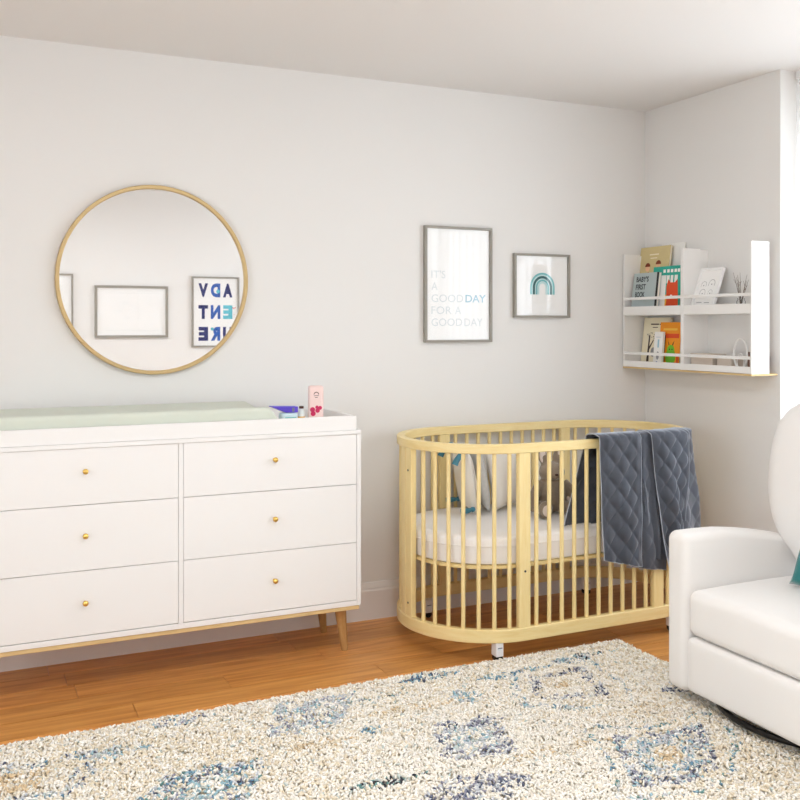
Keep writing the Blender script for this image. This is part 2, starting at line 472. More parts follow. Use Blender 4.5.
def art_bow(b, x, z0, z1):
    y = -.0102; cz = .150
    for m, r0, r1 in (('midteal', .062, .071), ('paleteal', .055, .062), ('darkgreen', .043, .055), ('paleteal', .039, .043), ('midteal', .029, .038), ('paleteal', .018, .028)):
        b.use(m); b.band(.004, cz, r0, r1, .036, y)
picture('small square framed print of a teal rainbow, left of the wall shelves', -.806, -.484, 1.364, 1.677, 0, 0, .0108, art_bow)
def art_adv(b, x, z0, z1):
    y = -.0102
    rows = [('A', 'navy', 'D', 'blue', 'V', 'navy'), ('E', 'cyan', 'N', 'blue', 'T', 'navy'), ('U', 'navy', 'R', 'blue', 'E', 'navy')]
    for r, q in enumerate(rows):
        for c in range(3):
            b.use(q[2*c+1]); b.text(q[2*c], -x+.045+c*.105, z1-.16-r*.185, .082, .118, y-c*.0001, bold=.06)
    b.use('cyan'); b.disc(-.02, z1-.11, .016, y-.0006); b.disc(.03, z1-.43, .014, y-.0006)
    b.use('foxred')
    for k in range(8):
        b.disc(-x+.02+random.random()*.03, .2+random.random()*.14, .003+random.random()*.003, y)
picture('framed ADVENTURE lettering print, its reversed letters seen in the round mirror', -1.490, -1.083, 1.140, 1.738, YB, PI, .014, art_adv)
def art_map(b, x, z0, z1):
    y = -.0102; b.use('txtgrey')
    rnd = random.Random(3)
    b.box(-x+.05, x-.05, y-.0004, y, z0+.04, z0+.0415); b.box(-x+.05, x-.05, y-.0004, y, z1-.0415, z1-.04)
    for k in range(16):
        cx, cz = rnd.uniform(-.14, .14), rnd.uniform(.14, .29)
        b.band(cx, cz, .014, .0152, .004, y)
picture('pale landscape framed print reflected in the middle of the round mirror', -2.275, -1.689, 1.224, 1.650, YB, PI, .02, art_map)
def art_arc(b, x, z0, z1):
    y = -.0102; b.use('txtgrey'); b.band(.0, .14, .15, .156, 0, y); b.use('midteal'); b.band(.02, .05, .10, .13, 0, y); b.use('darkgreen'); b.band(.02, .05, .06, .075, 0, y)
picture('framed print with teal arcs reflected at the left rim of the round mirror', -2.846, -2.440, 1.140, 1.738, YB, PI, .014, art_arc)

# ------------------------------------------------------------------ dresser
DX0, DX1, DY0, DY1 = -3.213, -1.777, -.43, -.03
t = thing('dresser', 'wide white six-drawer dresser with brass knobs under the round mirror', 'dresser', ((DX0+DX1)/2, (DY0+DY1)/2, 0))
ox, oy = t.location.x, t.location.y
hw = (DX1-DX0)/2; hd = (DY1-DY0)/2
b = new('white')
b.box(-hw, -hw+.018, -hd, hd, .206, .892).box(hw-.018, hw, -hd, hd, .206, .892)
b.box(-hw+.018, hw-.018, -hd, hd, .206, .226).box(-hw, hw, -hd-.004, hd, .892, .908)
b.box(-.009, .009, -hd, hd-.01, .226, .892).box(-hw+.018, hw-.018, hd-.012, hd, .226, .892)
b.build('body', t, bevel=.0015)
new('oakx').box(-hw+.006, hw-.006, -hd+.004, hd-.006, .189, .2055).build('base_strip', t, bevel=.002)
zs = [.2275, .4575, .6905, .8922]
for col in (0, 1):
    x0, x1 = (-hw+.0192, -.0102) if col == 0 else (.0102, hw-.0192)
    for i in range(3):
        d = new('white').box(x0, x1, -hd+.001, -hd+.021, zs[i]+.0010, zs[i+1]-.0010)
        d.box(x0+.02, x1-.02, -hd+.021, hd-.03, zs[i]+.02, zs[i+1]-.03)
        d = d.build('drawer', t, bevel=.0012)
        kx = (-2.833 if col == 0 else -2.138) - ox; kz = [.346, .583, .811][i]
        Tk = Matrix.Translation((kx, -hd+.001, kz)) @ Matrix.Rotation(R(90), 4, 'X')
        new('brass').lathe([(.0055, 0), (.005, .002), (.0036, .004), (.0036, .012), (.007, .014), (.0100, .018), (.0100, .022), (.007, .026), (0, .0275)], 20, Tk).build('knob', d, smooth=True, sharp=60)
for sx, sy in ((1, -1), (1, 1), (-1, -1), (-1, 1)):
    top = Vector((sx*(hw-.058), sy*(hd-.085 if sy < 0 else hd-.075), .19)); bot = Vector((sx*(hw-.034), sy*(hd-.095 if sy < 0 else hd-.058), 0))
    new('oak').tube([bot, bot+(top-bot)*.03, top], [.0125, .0135, .025], 16).build('leg', t, smooth=True)

# changing tray on the dresser, with its pad
TX0, TX1, TY0, TY1 = -3.195, -1.797, -.428, -.035
t = thing('changing_tray', 'long white changing tray lying on top of the dresser', 'tray', ((TX0+TX1)/2, (TY0+TY1)/2, .9083))
a, c = (TX1-TX0)/2, (TY1-TY0)/2
new('white').box(-a, a, -c, -c+.014, 0, .057).box(-a, a, c-.014, c, 0, .057).box(-a, -a+.014, -c+.014, c-.014, 0, .057).box(a-.014, a, -c+.014, c-.014, 0, .057).build('rim', t, bevel=.002)
new('white').box(-a+.0142, a-.0142, -c+.0142, c-.0142, 0, .01).build('bottom', t)
t = thing('changing_pad', 'sage green contoured changing pad lying in the white tray', 'changing pad', (-2.64, -.232, .9195))
def padf(p):
    f = abs(p.y)/.175
    if p.z > .04: p.z += .018*min(1, f)**2 - .022
    if p.x > .40 and p.z > .01: p.x -= (p.z-.01)*.7*min(1, (p.x-.40)/.12)
    return p
new('sage').rbox(-.54, .552, -.176, .176, 0, .098, .022, 16, fn=padf).build('pad', t, smooth=True, sharp=0)
new('sage').tube([(x, -.1765, .030) for x in (-.52, 0, .50)], .0018, 6).build('seam_piping', t, smooth=True)

# toiletries in the tray
t = thing('lotion_bottle', 'tall pink lotion bottle with raspberry print at the right end of the tray', 'bottle', (-1.905, -.25, .9184), (0, 0, R(-12)))
new('pink').rbox(-.031, .031, -.018, .018, .012, .160, .010, 8).build('body', t, smooth=True, sharp=0)
new('pink').rbox(-.027, .027, -.015, .015, 0, .013, .004, 4).build('cap', t, smooth=True, sharp=0)
b = new('pinkd'); 
for x, z, r in ((-.012, .062, .009), (.004, .058, .008), (.012, .069, .007), (-.010, .046, .009), (.002, .072, .006)): b.disc(x*1.3, z, r*1.15, -.0181)
b.build('flower_print', t)
b = new('brown'); b.band(0, .124, .008, .011, 0, -.0181); b.box(-.010, .010, -.0186, -.0181, .118, .120); b.box(-.006, .006, -.0186, -.0181, .111, .113)
b.build('emblem', t)
t = thing('dropper_bottle', 'tiny clear bottle with a dark brown cap beside the pink lotion', 'bottle', (-1.962, -.235, .9184))
new('dropper').lathe([(0, 0), (.0135, 0), (.0145, .003), (.0145, .050), (.010, .060), (.007, .063), (.007, .066), (0, .066)], 20).build('body', t, smooth=True)
new('brown').lathe([(0, .0662), (.0095, .0662), (.0095, .076), (0, .077)], 20).build('cap', t, smooth=True)
new('yellow').lathe([(.0147, .022), (.0147, .034)], 20).build('label', t, smooth=True)
t = thing('cream_tube', 'violet and pale blue cream tube lying beside the changing pad', 'tube', (-2.035, -.235, .9184), (0, 0, R(4)))
b = new('lightblue'); b.rbox(-.020, .052, -.020, .020, 0, .052, .010, 6); b.build('body', t, smooth=True, sharp=0)
b = new('purple')
vs = [(-.060, -.020, .078), (-.060, .020, .078), (.052, -.02, .0525), (.052, .02, .0525), (.052, -.02, .076), (.052, .02, .076), (-.060, -.020, .081), (-.060, .020, .081), (.002, -.02, .0525), (.002, .02, .0525)]
b.raw(vs, [(0, 1, 7, 6), (0, 8, 9, 1), (8, 2, 3, 9), (2, 4, 5, 3), (6, 7, 5, 4), (0, 6, 4, 2, 8), (1, 9, 3, 5, 7)])
b.build('squeeze_tube', t, bevel=.003)
b = new('grey'); b.box(.026, .036, -.0206, -.0201, .056, .072).build('cap_print', t)
b = new('midteal').box(-.005, .045, -.0206, -.0202, .030, .034).build('printed_label', t)

# ------------------------------------------------------------------ crib
CX0, CX1, CYC, CR = -1.207, -.540, -.393, .360
CC = (CX0+CX1)/2; hl = (CX1-CX0)/2
def stadium(R_, n=28):
    out = []
    for i in range(n+1):
        a = -PI/2 + PI*i/n
        out.append(((hl+R_*math.cos(a), R_*math.sin(a)), (math.cos(a), math.sin(a))))
    for i in range(n+1):
        a = PI/2 + PI*i/n
        out.append(((-hl+R_*math.cos(a), R_*math.sin(a)), (math.cos(a), math.sin(a))))
    return out
t = thing('crib', 'oval light wood crib with slatted sides against the back wall', 'crib', (CC, CYC, 0))
RT, RB = .858, .131
def railprof(z0, z1, w, r=.003):
    return [(-w, z0+r), (-w+r, z0), (-r, z0), (0, z0+r), (0, z1-r), (-r, z1), (-w+r, z1), (-w, z1-r)]
new('cribrail').sweep(stadium(CR), railprof(.821, RT, .034)).build('top_rail', t, smooth=True, sharp=30)
new('cribrail').sweep(stadium(CR), railprof(.079, RB, .030)).build('bottom_rail', t, smooth=True, sharp=30)
def at(ang_or_x, side=None):
    """returns location, rotation for an upright on the oval"""
    if side is not None: return (ang_or_x, side*(CR-.017), 0), (PI if side > 0 else 0)
    a = ang_or_x; c = hl if math.cos(a) > 0 else -hl
    return (c+(CR-.017)*math.cos(a), (CR-.017)*math.sin(a), 0), a+PI/2
def upright(name, where, w, d, m='crib', proto=None, bev=.004):
    loc, rz = where
    if proto: o = proto.copy(); COL.objects.link(o)
    else: o = new(m).box(-w/2, w/2, -d/2, d/2, RB-.004, .826).build(name, None, bevel=bev)
    o.parent = t; o.location = loc; o.rotation_euler = (0, 0, rz); return o
post = None
for side in (-1, 1):
    for x in (-hl, hl):
        post = upright('post', at(x, side), .053, .027, proto=post)
ends = None
for base in (PI, 0.0):
    for s_ in (-1, 1):
        ends = upright('end_post', at(base+s_*.072+.0001), .046, .026, proto=ends)
slat = None
for side in (-1, 1):
    for i in range(10):
        slat = upright('slat', at(-hl+(i+1)*2*hl/11, side), .0165, .015, proto=slat, bev=.006)
for q in range(4):
    sgnx = (1, -1, -1, 1)[q]; 
    for i in range(7):
        fr = (i+1)*10.25/90
        base = -PI/2 if q in (0, 1) else PI/2
        step = fr*PI/2*(1 if q in (0, 2) else -1)
        a = base + step
        slat = upright('slat', at(a), .0165, .015, proto=slat)
# screws on the posts
sc = None
for (loc, rz), z in ((at(-hl, -1), .354), (at(PI+.072), .73), (at(PI+.072), .185), (at(hl, -1), .354)):
    if 1:
        o = new('dkgrey').lathe([(.0045, 0), (.0045, .0015), (.002, .0012), (0, .0008)], 12, Matrix.Rotation(R(90), 4, 'X')).build('screw', t, smooth=True)
        n = Vector((math.sin(rz), -math.cos(rz), 0))
        o.location = Vector(loc) + n*.0142 + Vector((0, 0, z)); o.rotation_euler = (0, 0, rz)
# slatted base under mattress
b = new('cribrail'); b.sweep(stadium(CR-.036), [(-.05, .362), (0, .362), (0, .374), (-.05, .374)]); b.build('mattress_base', t)
for i in range(9):
    x = -hl-.2+i*(2*hl+.4)/8
    wy = math.sqrt(max(0, (CR-.09)**2-max(0, abs(x)-hl)**2))
    new('cribrail').box(x-.03, x+.03, -wy, wy, .3625, .3735).build('base_slat', t)
# casters
for sx in (-1, 1):
    for sy in (-1, 1):
        px, py = sx*.437, sy*.312
        b = new('plasticwhite'); b.box(px-.016, px+.016, py-.026, py+.016, .024, .083)
        c = b.build('caster', t, bevel=.002)
        Tw = Matrix.Translation((px, py-.005, .0165)) @ Matrix.Rotation(R(90), 4, 'X')
        new('black').lathe([(0, -.018), (.014, -.018), (.0163, -.014), (.0163, .014), (.014, .018), (0, .018)], 24, Tw).build('wheel', c, smooth=True)
        new('grey').box(px-.010, px+.010, py-.0266, py-.0262, .056, .060).use('lightblue').box(px-.010, px+.010, py-.0266, py-.0262, .051, .053).build('mark', c)

# mattress
t = thing('crib_mattress', 'white oval mattress with fitted sheet inside the crib', 'mattress', (CC, CYC, .3745))
def solid(b, path, prof):
    b.sweep(path, prof, closed=True)
path = stadium(CR-.042)
k = [(-.30, 0), (-.012, 0), (-.002, .006), (0, .016), (0, .072), (.001, .076), (0, .080), (0, .098), (-.004, .105), (-.014, .113), (-.03, .1165), (-.10, .118), (-.30, .119)]
b = new('sheet')
n = len(path); kk = len(k); vs = []; fs = []
for p, nn in path:
    for o_, z in k: vs.append((p[0]+nn[0]*o_, p[1]+nn[1]*o_, z))
for i in range(n):
    for j in range(kk-1):
        q = (i+1) % n; fs.append((i*kk+j, q*kk+j, q*kk+j+1, i*kk+j+1))
fs.append([i*kk+kk-1 for i in range(n)]); fs.append([i*kk for i in range(n)][::-1])
b.raw(vs, fs); b.build('mattress', t, smooth=True)
new('sheet').tube([(p[0]+nn[0]*.0015, p[1]+nn[1]*.0015, .076) for p, nn in stadium(CR-.042)], .0022, 6, closed=True).build('seam_piping', t, smooth=True)
MT = .3745+.119   # mattress top

# ------------------------------------------------------------------ cushions / toy in crib
def cushion(name, label, loc, rot, w, h, th, m, parts=None):
    t = thing(name, label, 'cushion', loc, rot)
    b = new(m); n = 18; vs = []; fs = []
    for sgn in (-1, 1):
        for i in range(n+1):
            for j in range(n+1):
                u, v = -1+2*i/n, -1+2*j/n
                pin = 1-.05*(1-abs(u)**2) * 0
                x = w/2*u*(1-.06*(1-v*v)*0 - .05*(abs(v)**3)*(-1) - .05); z = h/2*v*(1-.05*(1-abs(u)**3))
                d = th/2*(max(0, 1-abs(u)**2.4)*max(0, 1-abs(v)**2.4))**.45
                vs.append((x, sgn*d, z+h/2))
    o = (n+1)**2
    for q in (0, 1):
        for i in range(n):
            for j in range(n):
                f = (q*o+i*(n+1)+j, q*o+(i+1)*(n+1)+j, q*o+(i+1)*(n+1)+j+1, q*o+i*(n+1)+j+1)
                fs.append(f if q == 0 else f[::-1])
    b.raw(vs, fs); bmesh.ops.remove_doubles(b.bm, verts=b.bm.verts[:], dist=.0004)
    b.build('cushion_body', t, smooth=True, sharp=0)
    return t
c1 = cushion('cushion', 'cushion with teal tassels at its corners standing in the left end of the crib', (-1.178, -.235, MT+.012), (R(-8), 0, R(76)), .25, .29, .062, 'cream')
for sx, sz in ((-1, 0), (1, 0), (-1, 1), (1, 1)):
    cx, cz = sx*.122, .026+sz*.254
    b = new('teal'); b.ell((cx+sx*.004, .012, cz), (.011, .012, .011))
    b.tube([(cx+sx*.006, .016, cz), (cx+sx*.012, .034, cz-.010*sz), (cx+sx*.014, .055, cz-.030*sz), (cx+sx*.014, .066, cz-.048*sz)], [.007, .011, .013, .014], 12)
    b.build('tassel', c1, smooth=True)
b = new('cream')
for i in range(5):
    x = -.09+i*.045
    b.tube([(x+.004*math.sin(k*1.3), -.0*k-.0335*(1-abs(-1+2*(k+.5)/10)**2.4)**.45*(1-abs(x/.135)**2.4)**.45-.0005, .025+k*.0255) for k in range(10)], .003, 6)
b.build('woven_ribs', c1, smooth=True)
c2 = cushion('cushion', 'plain cream cushion facing out beside the plush bunny in the crib', (-.968, -.245, MT+.012), (R(-12), 0, R(30)), .24, .265, .085, 'cream')
new('cream').tube([(-.114, 0, .013), (.114, 0, .013), (.114, 0, .252), (-.114, 0, .252)], .002, 6, closed=True).build('seam_piping', c2, smooth=True)
c3 = cushion('cushion', 'grey knitted cushion standing between the tasselled and the cream cushions', (-1.090, -.225, MT+.012), (R(-10), 0, R(70)), .25, .28, .06, 'greycush')

def remeshed(name, b, m, parent, vox=.005, smooth=4):
    me = bpy.data.meshes.new('tmp'); bmesh.ops.recalc_face_normals(b.bm, faces=b.bm.faces[:]); b.bm.to_mesh(me); b.bm.free()
    o = bpy.data.objects.new('tmp', me); COL.objects.link(o)
    r = o.modifiers.new('r', 'REMESH'); r.mode = 'VOXEL'; r.voxel_size = vox
    s_ = o.modifiers.new('s', 'SMOOTH'); s_.iterations = smooth; s_.factor = .6
    m2 = bpy.data.meshes.new_from_object(o.evaluated_get(bpy.context.evaluated_depsgraph_get()))
    bpy.data.objects.remove(o); bpy.data.meshes.remove(me)
    m2.name = name; m2.materials.clear(); m2.materials.append(M[m])
    m2.polygons.foreach_set('use_smooth', [True]*len(m2.polygons))
    q = bpy.data.objects.new(name, m2); COL.objects.link(q); q.parent = parent; return q
t = thing('plush_bunny', 'taupe plush bunny sitting on the crib mattress behind the bars', 'soft toy', (-.852, -.40, MT+.002), (0, 0, R(-14)))
t.scale = (1.18, 1.15, .98)
b = new('bunny')
b.ell((0, 0, .085), (.062, .055, .085)); b.ell((0, -.008, .185), (.050, .048, .046)); b.ell((0, -.044, .175), (.024, .020, .019))
b.ell((0, 0, .145), (.03, .03, .03))
for s_ in (-1, 1):
    b.tube([(s_*.045, -.01, .14), (s_*.072, -.03, .10), (s_*.082, -.045, .055), (s_*.082, -.05, .035)], [.019, .019, .018, .020], 12)
    b.ell((s_*.082, -.052, .034), (.021, .021, .021))
    b.tube([(s_*.030, -.02, .035), (s_*.055, -.075, .030), (s_*.062, -.115, .032)], [.032, .026, .024], 12)
    b.ell((s_*.063, -.122, .040), (.026, .022, .038))
    b.tube([(s_*.022, 0, .215), (s_*.030, .006, .25), (s_*.040, .012, .285), (s_*.042, .010, .305)], [.014, .021, .019, .008], 12)
body = remeshed('body', b, 'bunny', t, .0045, 5)
for s_ in (-1, 1):
    b = new('bunnyear'); b.ell((s_*.036, -.0085, .262), (.012, .004, .035), Matrix.Identity(4)); b.build('inner_ear', t, smooth=True)
    b = new('black'); b.ell((s_*.021, -.050, .196), (.0045, .004, .0045)); b.build('eye', t, smooth=True)
    new('bunnyear').ell((s_*.064, -.1415, .040), (.017, .004, .025)).build('foot_pad', t, smooth=True)
new('brown').ell((0, -.064, .181), (.007, .004, .005)).build('nose', t, smooth=True)
new('bunnyear').ell((.072, .035, .04), (.022, .022, .022)).build('tail', t, smooth=True)

# ------------------------------------------------------------------ blanket over the rail
t = thing('quilted_blanket', 'slate grey quilted velvet blanket draped over the front crib rail', 'blanket', (-.7, -.78, .87))
ox, oy, oz = t.location
SL = CX1 - (-.88)
def railpt(s, o):
    """s metres along the rail from x=-.88, o outward of its outer face"""
    if s <= SL: return Vector((-.88+s, CYC-CR-o, 0))
    a = -PI/2 + (s-SL)/CR
    return Vector((CX1+(CR+o)*math.cos(a), CYC+(CR+o)*math.sin(a), 0))
def sheet(s0, s1, off, z0, z1, inz, drift=0, wav=.004, ph=0, quilt=.007, edge=(1, 1), in_s=None, fold=0, pull=(0, 0), flare=0):
    """one fold of the blanket, from inside the crib over the rail and down outside. z0/z1: outer hem height at each edge"""
    nu, nv = 54, 150; P = []
    for i in range(nu+1):
        u = i/nu; hem = z0+(z1-z0)*u
        Lin = .858-inz; Ltop = .034+.03; Lout = .858-hem; tot = Lin+Ltop+Lout
        colm = []
        for j in range(nv+1):
            q = j/nv*tot
            s_ = s0+(s1-s0)*u
            if q < Lin:
                f = (Lin-q)/Lin
                ss = s_ if in_s is None else s_*(1-f)+(in_s[0]+(in_s[1]-in_s[0])*u)*f
                o = -.034-off*.5-.010-.01*f; z = inz+q; wv = f
                if j < 3: z = inz + q*.5
            elif q < Lin+Ltop:
                f = (q-Lin)/Ltop; ang = PI*f
                ss = s_; o = -.017-(.017+off*.5+.010)*math.cos(ang)*1.0 + f*(off*.5-.002); z = .859+(.012+off*.35)*math.sin(ang)**.6; wv = 0
            else:
                f = (q-Lin-Ltop)/Lout
                ss = s_+(pull[0]*(1-u)+pull[1]*u)*f + drift*f*f; o = off+.006 + flare*f + fold*math.sin(u*PI)*min(1, f*3); z = .858-(q-Lin-Ltop); wv = min(1, f*2.2)
            o += wav*math.sin(u*9+ph+z*5)*wv + .003*math.sin(z*21+ph*2+u*3)*wv
            a, b_ = (s_*1.0)/.078, z/.094
            dia = abs(math.sin(PI*(a+b_)))*abs(math.sin(PI*(a-b_)))
            puff = quilt*(dia**.5)*min(1, u*7, (1-u)*7)*(1 if q > Lin else -1)
            p = railpt(ss, o+puff); p.z = z - oz
            colm.append(Vector((p.x-ox, p.y-oy, p.z)))
        P.append(colm)
    b.use('blanket')
    th = .0045
    vs = []; fs = []
    for i in range(nu+1):
        for j in range(nv+1): vs.append(P[i][j])
    m_ = (nu+1)*(nv+1)
    def nrm(i, j):
        a = P[min(nu, i+1)][j]-P[max(0, i-1)][j]; c = P[i][min(nv, j+1)]-P[i][max(0, j-1)]
        n = a.cross(c); return n.normalized() if n.length > 1e-9 else Vector((0, 0, 1))
    for i in range(nu+1):
        for j in range(nv+1): vs.append(P[i][j]+nrm(i, j)*th)
    ix = lambda i, j, k: k*m_+i*(nv+1)+j
    for i in range(nu):
        for j in range(nv):
            fs.append((ix(i, j, 0), ix(i+1, j, 0), ix(i+1, j+1, 0), ix(i, j+1, 0)))
            fs.append((ix(i, j, 1), ix(i, j+1, 1), ix(i+1, j+1, 1), ix(i+1, j, 1)))
    for i in range(nu):
        for j in (0, nv): fs.append((ix(i, j, 0), ix(i, j, 1), ix(i+1, j, 1), ix(i+1, j, 0)))
    for j in range(nv):
        for i in (0, nu): fs.append((ix(i, j, 0), ix(i, j+1, 0), ix(i, j+1, 1), ix(i, j, 1)))
    b.raw(vs, fs)
    k0 = int(nv*(.858-inz)/(1.9*.858-inz-z0)) if False else 0
    if edge[0]: pipes.append([P[0][j]+nrm(0, j)*th*.5 for j in range(0, nv+1, 2)])
    if edge[1]: pipes.append([P[nu][j]+nrm(nu, j)*th*.5 for j in range(0, nv+1, 2)])
    if quilt > .003: hems.append([P[i][nv]+nrm(i, nv)*th*.5 for i in range(0, nu+1, 2)])
pipes = []; hems = []
b = MB()
sheet(.178, .340, .013, .318, .290, .60, wav=.008, ph=2, quilt=.006, edge=(0, 0), pull=(.01, .02))
sheet(.003, .210, .034, .372, .322, .50, wav=.006, ph=0, quilt=.013, edge=(1, 1), in_s=(-.10, .18), pull=(.016, .012))
sheet(.40, .585, .008, .30, .36, .62, wav=.008, ph=3, quilt=.006, edge=(0, 1), pull=(0, .045), flare=.035)
sheet(.262, .470, .040, .31, .34, .60, wav=.012, ph=1, quilt=.015, edge=(1, 1), pull=(.085, -.035))
sheet(.222, .292, .022, .34, .34, .64, wav=.004, ph=4, quilt=.003, edge=(0, 0), pull=(.03, .03), fold=-.008)
b.build('fabric', t, smooth=True, sharp=0)
b = new('piping')
for p in pipes+hems: b.tube(p, .0022, 6)
b.build('piping_edge', t, smooth=True)

# ------------------------------------------------------------------ wall shelves
def wall_shelf(label, y0, y1, near=False):
    """unit on the right wall between y0 (far) and y1 (near); local x runs towards the camera, local -y into the room"""
    w = y0-y1; t = thing('wall_shelf', label, 'shelf', (0, y0, 1.108), (0, 0, R(-90)))
    zt = 1.690-1.108; D = .150
    for x0 in (0, w-.010):
        new('shelfwhite').box(x0, x0+.010, -D, -.048, .008, zt).build('side_panel', t, bevel=.001)
        if not (near and x0): new('shelfwhite').box(x0+.003, x0+.0095, -.048, 0, .008, zt-.006).build('wall_rail', t)
    new('oakx').box(0, w, -D-.001, 0, 0, .0078).build('base_board', t)
    for z in (.009, .268):
        new('shelfwhite').box(.0102, w-.0102, -D+.010, -.047 if near else -.001, z, z+.010).build('shelf_board', t)
        new('shelfwhite').box(.0102, w-.0102, -D, -D+.0098, z if z < .1 else z+.002, z+.030 if z < .1 else z+.045).build('shelf_lip', t, bevel=.001)
        zr = .070 if z < .1 else .346
        new('shelfwhite').box(.0102, w-.0102, -D+.001, -D+.010, zr, zr+.014).build('guard_rail', t, bevel=.001)
    return t
wall_shelf('white two-tier wall shelf holding picture books, nearest the room corner', -.010, -.448)
wall_shelf('white two-tier wall shelf with photo frame and hoop, nearest the window', -.4485, -.882, True)
UP, LO = 1.108+.278+.0004, 1.108+.019+.0004

def book(label, x, yL, w, h, th, z, lean, cover, art=None, spine=None, pages_side=False, group='picture books on the wall shelf'):
    """front cover bottom-left edge at (x, yL, z), width w toward the camera"""
    t = thing('picture_book', label, 'book', (x, yL-w/2, z), (R(-lean), 0, R(-90)), group)
    b = new(cover); c = .0018
    b.box(-w/2, w/2, 0, c, 0, h).box(-w/2, w/2, th-c, th, 0, h)
    b.use(spine or cover).box(-w/2, -w/2+c, c, th-c, 0, h)
    b.build('cover', t)
    new('pages').box(-w/2+c, w/2-.002, c, th-c, .002, h-.002).build('pages', t)
    if art:
        b = MB(); art(b, w, h); b.build('printed_art', t)
    return t
E0 = -.0001
def a_kids(b, w, h):
    b.use('skin').disc(-.045, .232, .016, E0).disc(.035, .242, .016, E0)
    b.use('hair').disc(-.045, .241, .020, E0-.0005, a0=0, a1=PI).disc(.035, .251, .020, E0-.0005, a0=0, a1=PI)
    b.use('foxred').poly([(-.10, .05), (-.01, .05), (-.015, .20), (-.035, .214), (-.07, .20)], E0-.0005, E0)
    b.use('midteal').poly([(.0, .05), (.09, .05), (.075, .21), (.045, .224), (.015, .21)], E0-.0005, E0)
    b.use('creamcover').box(-.04, .03, E0-.0005, E0, .300, .306).box(-.03, .02, E0-.0005, E0, .282, .287)
book('tan picture book with two red-haired children, tallest on the upper tier', -.082, -.010, .228, .343, .012, UP, 8, 'tan', a_kids)
book('plain white tall book behind the tan one on the upper tier', -.026, -.145, .168, .350, .009, UP, 2, 'coverwhite')
def a_baby(b, w, h):
    b.use('dkgrey'); L = -w/2+.024
    b.text("BABY'S", L, .160, .094, .028, E0, bold=.03); b.text("FIRST", L, .121, .076, .028, E0, bold=.03); b.text("BOOK", L, .082, .074, .028, E0, bold=.03)
    b.use('black').box(w/2-.014, w/2, E0-.0006, E0, 0, h)
book("grey book reading BABY'S FIRST BOOK, foremost on the upper tier", -.128, -.040, .192, .206, .016, UP, 7, 'greycover', a_baby, spine='black')
def a_fox(b, w, h):
    b.use('coverwhite')
    for x in (-.028, .0, .026, .052, .075): b.box(x, x+.017, E0-.0005, E0, h-.032, h-.016)
    for x, ww in ((.0, .020), (.028, .018), (.056, .022)): b.box(x, x+ww, E0-.0005, E0, h-.085, h-.046)
    b.use('coverwhite').poly([(-.045, 0), (-.004, 0), (-.004, h-.045), (-.045, h-.045)], E0-.0005, E0)
    b.use('yellow').poly([(-.004, 0), (.03, 0), (.02, .09), (-.004, .09)], E0-.0007, E0-.0002)
    b.use('foxred').poly([(-.002, .002), (.094, .002), (.090, .07), (.084, .12), (.078, .165), (.062, .150), (.030, .150), (.014, .167), (.002, .13), (.008, .06)], E0-.0010, E0-.0004)
    b.use('coverwhite')  .disc(.040, .080, .010, E0-.0010)
book('teal book with a red-orange animal, right of the grey book', -.104, -.168, .206, .232, .012, UP, 5, 'tealcover', a_fox)
def a_tree(b, w, h):
    b.use('treebrown').poly([(-.058, 0), (-.038, 0), (-.042, .075), (-.012, .125), (-.016, .128), (-.043, .092), (-.042, .150), (-.052, .150), (-.054, .06)], E0-.0006, E0)
    for k in range(14):
        a = random.random()*6.28; r = random.uniform(.012, .036); b.disc(-.035+r*math.cos(a), .150+r*.7*math.sin(a), .0022, E0, seg=8)
    b.box(-.045, .015, E0-.0005, E0, .203, .209).box(-.03, .01, E0-.0005, E0, .188, .192).box(.02, .07, E0-.0005, E0, .203, .208)
    b.use('linegrey').disc(-.012, .064, .017, E0, rz=.024)
    b.box(-.07, .06, E0-.0005, E0, 0, .012)
book('cream book with a dark brown tree, tallest on the lower tier', -.060, -.034, .200, .240, .014, LO, 7, 'creamcover', a_tree)
def a_orange(b, w, h):
    b.use('yellow').box(-.05, .05, E0-.0005, E0, h-.04, h-.03)
    b.use('foxred').box(-.03, .065, E0-.0005, E0, h-.078, h-.056)
    b.use('treebrown').poly([(-.065, .16), (-.03, .15), (-.035, .03), (-.055, .03), (-.05, .13)], E0-.0006, E0)
    b.use('green').disc(.012, .045, .036, E0-.0006, rz=.040).disc(.012, .078, .026, E0-.0010)
    b.use('treebrown').poly([(-.004, .10), (-.012, .125), (0, .105)], E0-.0012, E0-.0006).poly([(.026, .10), (.034, .125), (.020, .105)], E0-.0012, E0-.0006).disc(.004, .082, .004, E0-.0016).disc(.022, .082, .004, E0-.0016)
    b.use('foxred').box(.055, .068, E0-.0008, E0-.0003, .0, .05)
book('orange book with a round green figure, at the divider end of the lower tier', -.098, -.215, .150, .215, .014, LO, 5, 'orange', a_orange)
def a_card(b, w, h):
    b.use('txtgrey').box(-.018, .018, E0-.0005, E0, h-.03, h-.024)
    b.use('linegrey').disc(0, .05, .010, E0, rz=.02); b.use('txtblue').box(-.005, .006, E0-.0005, E0, .09, .13); b.use('blue').disc(-.004, .016, .006, E0)
book('small white board book in front of the orange one', -.122, -.205, .062, .168, .012, LO, 5, 'coverwhite', a_card)

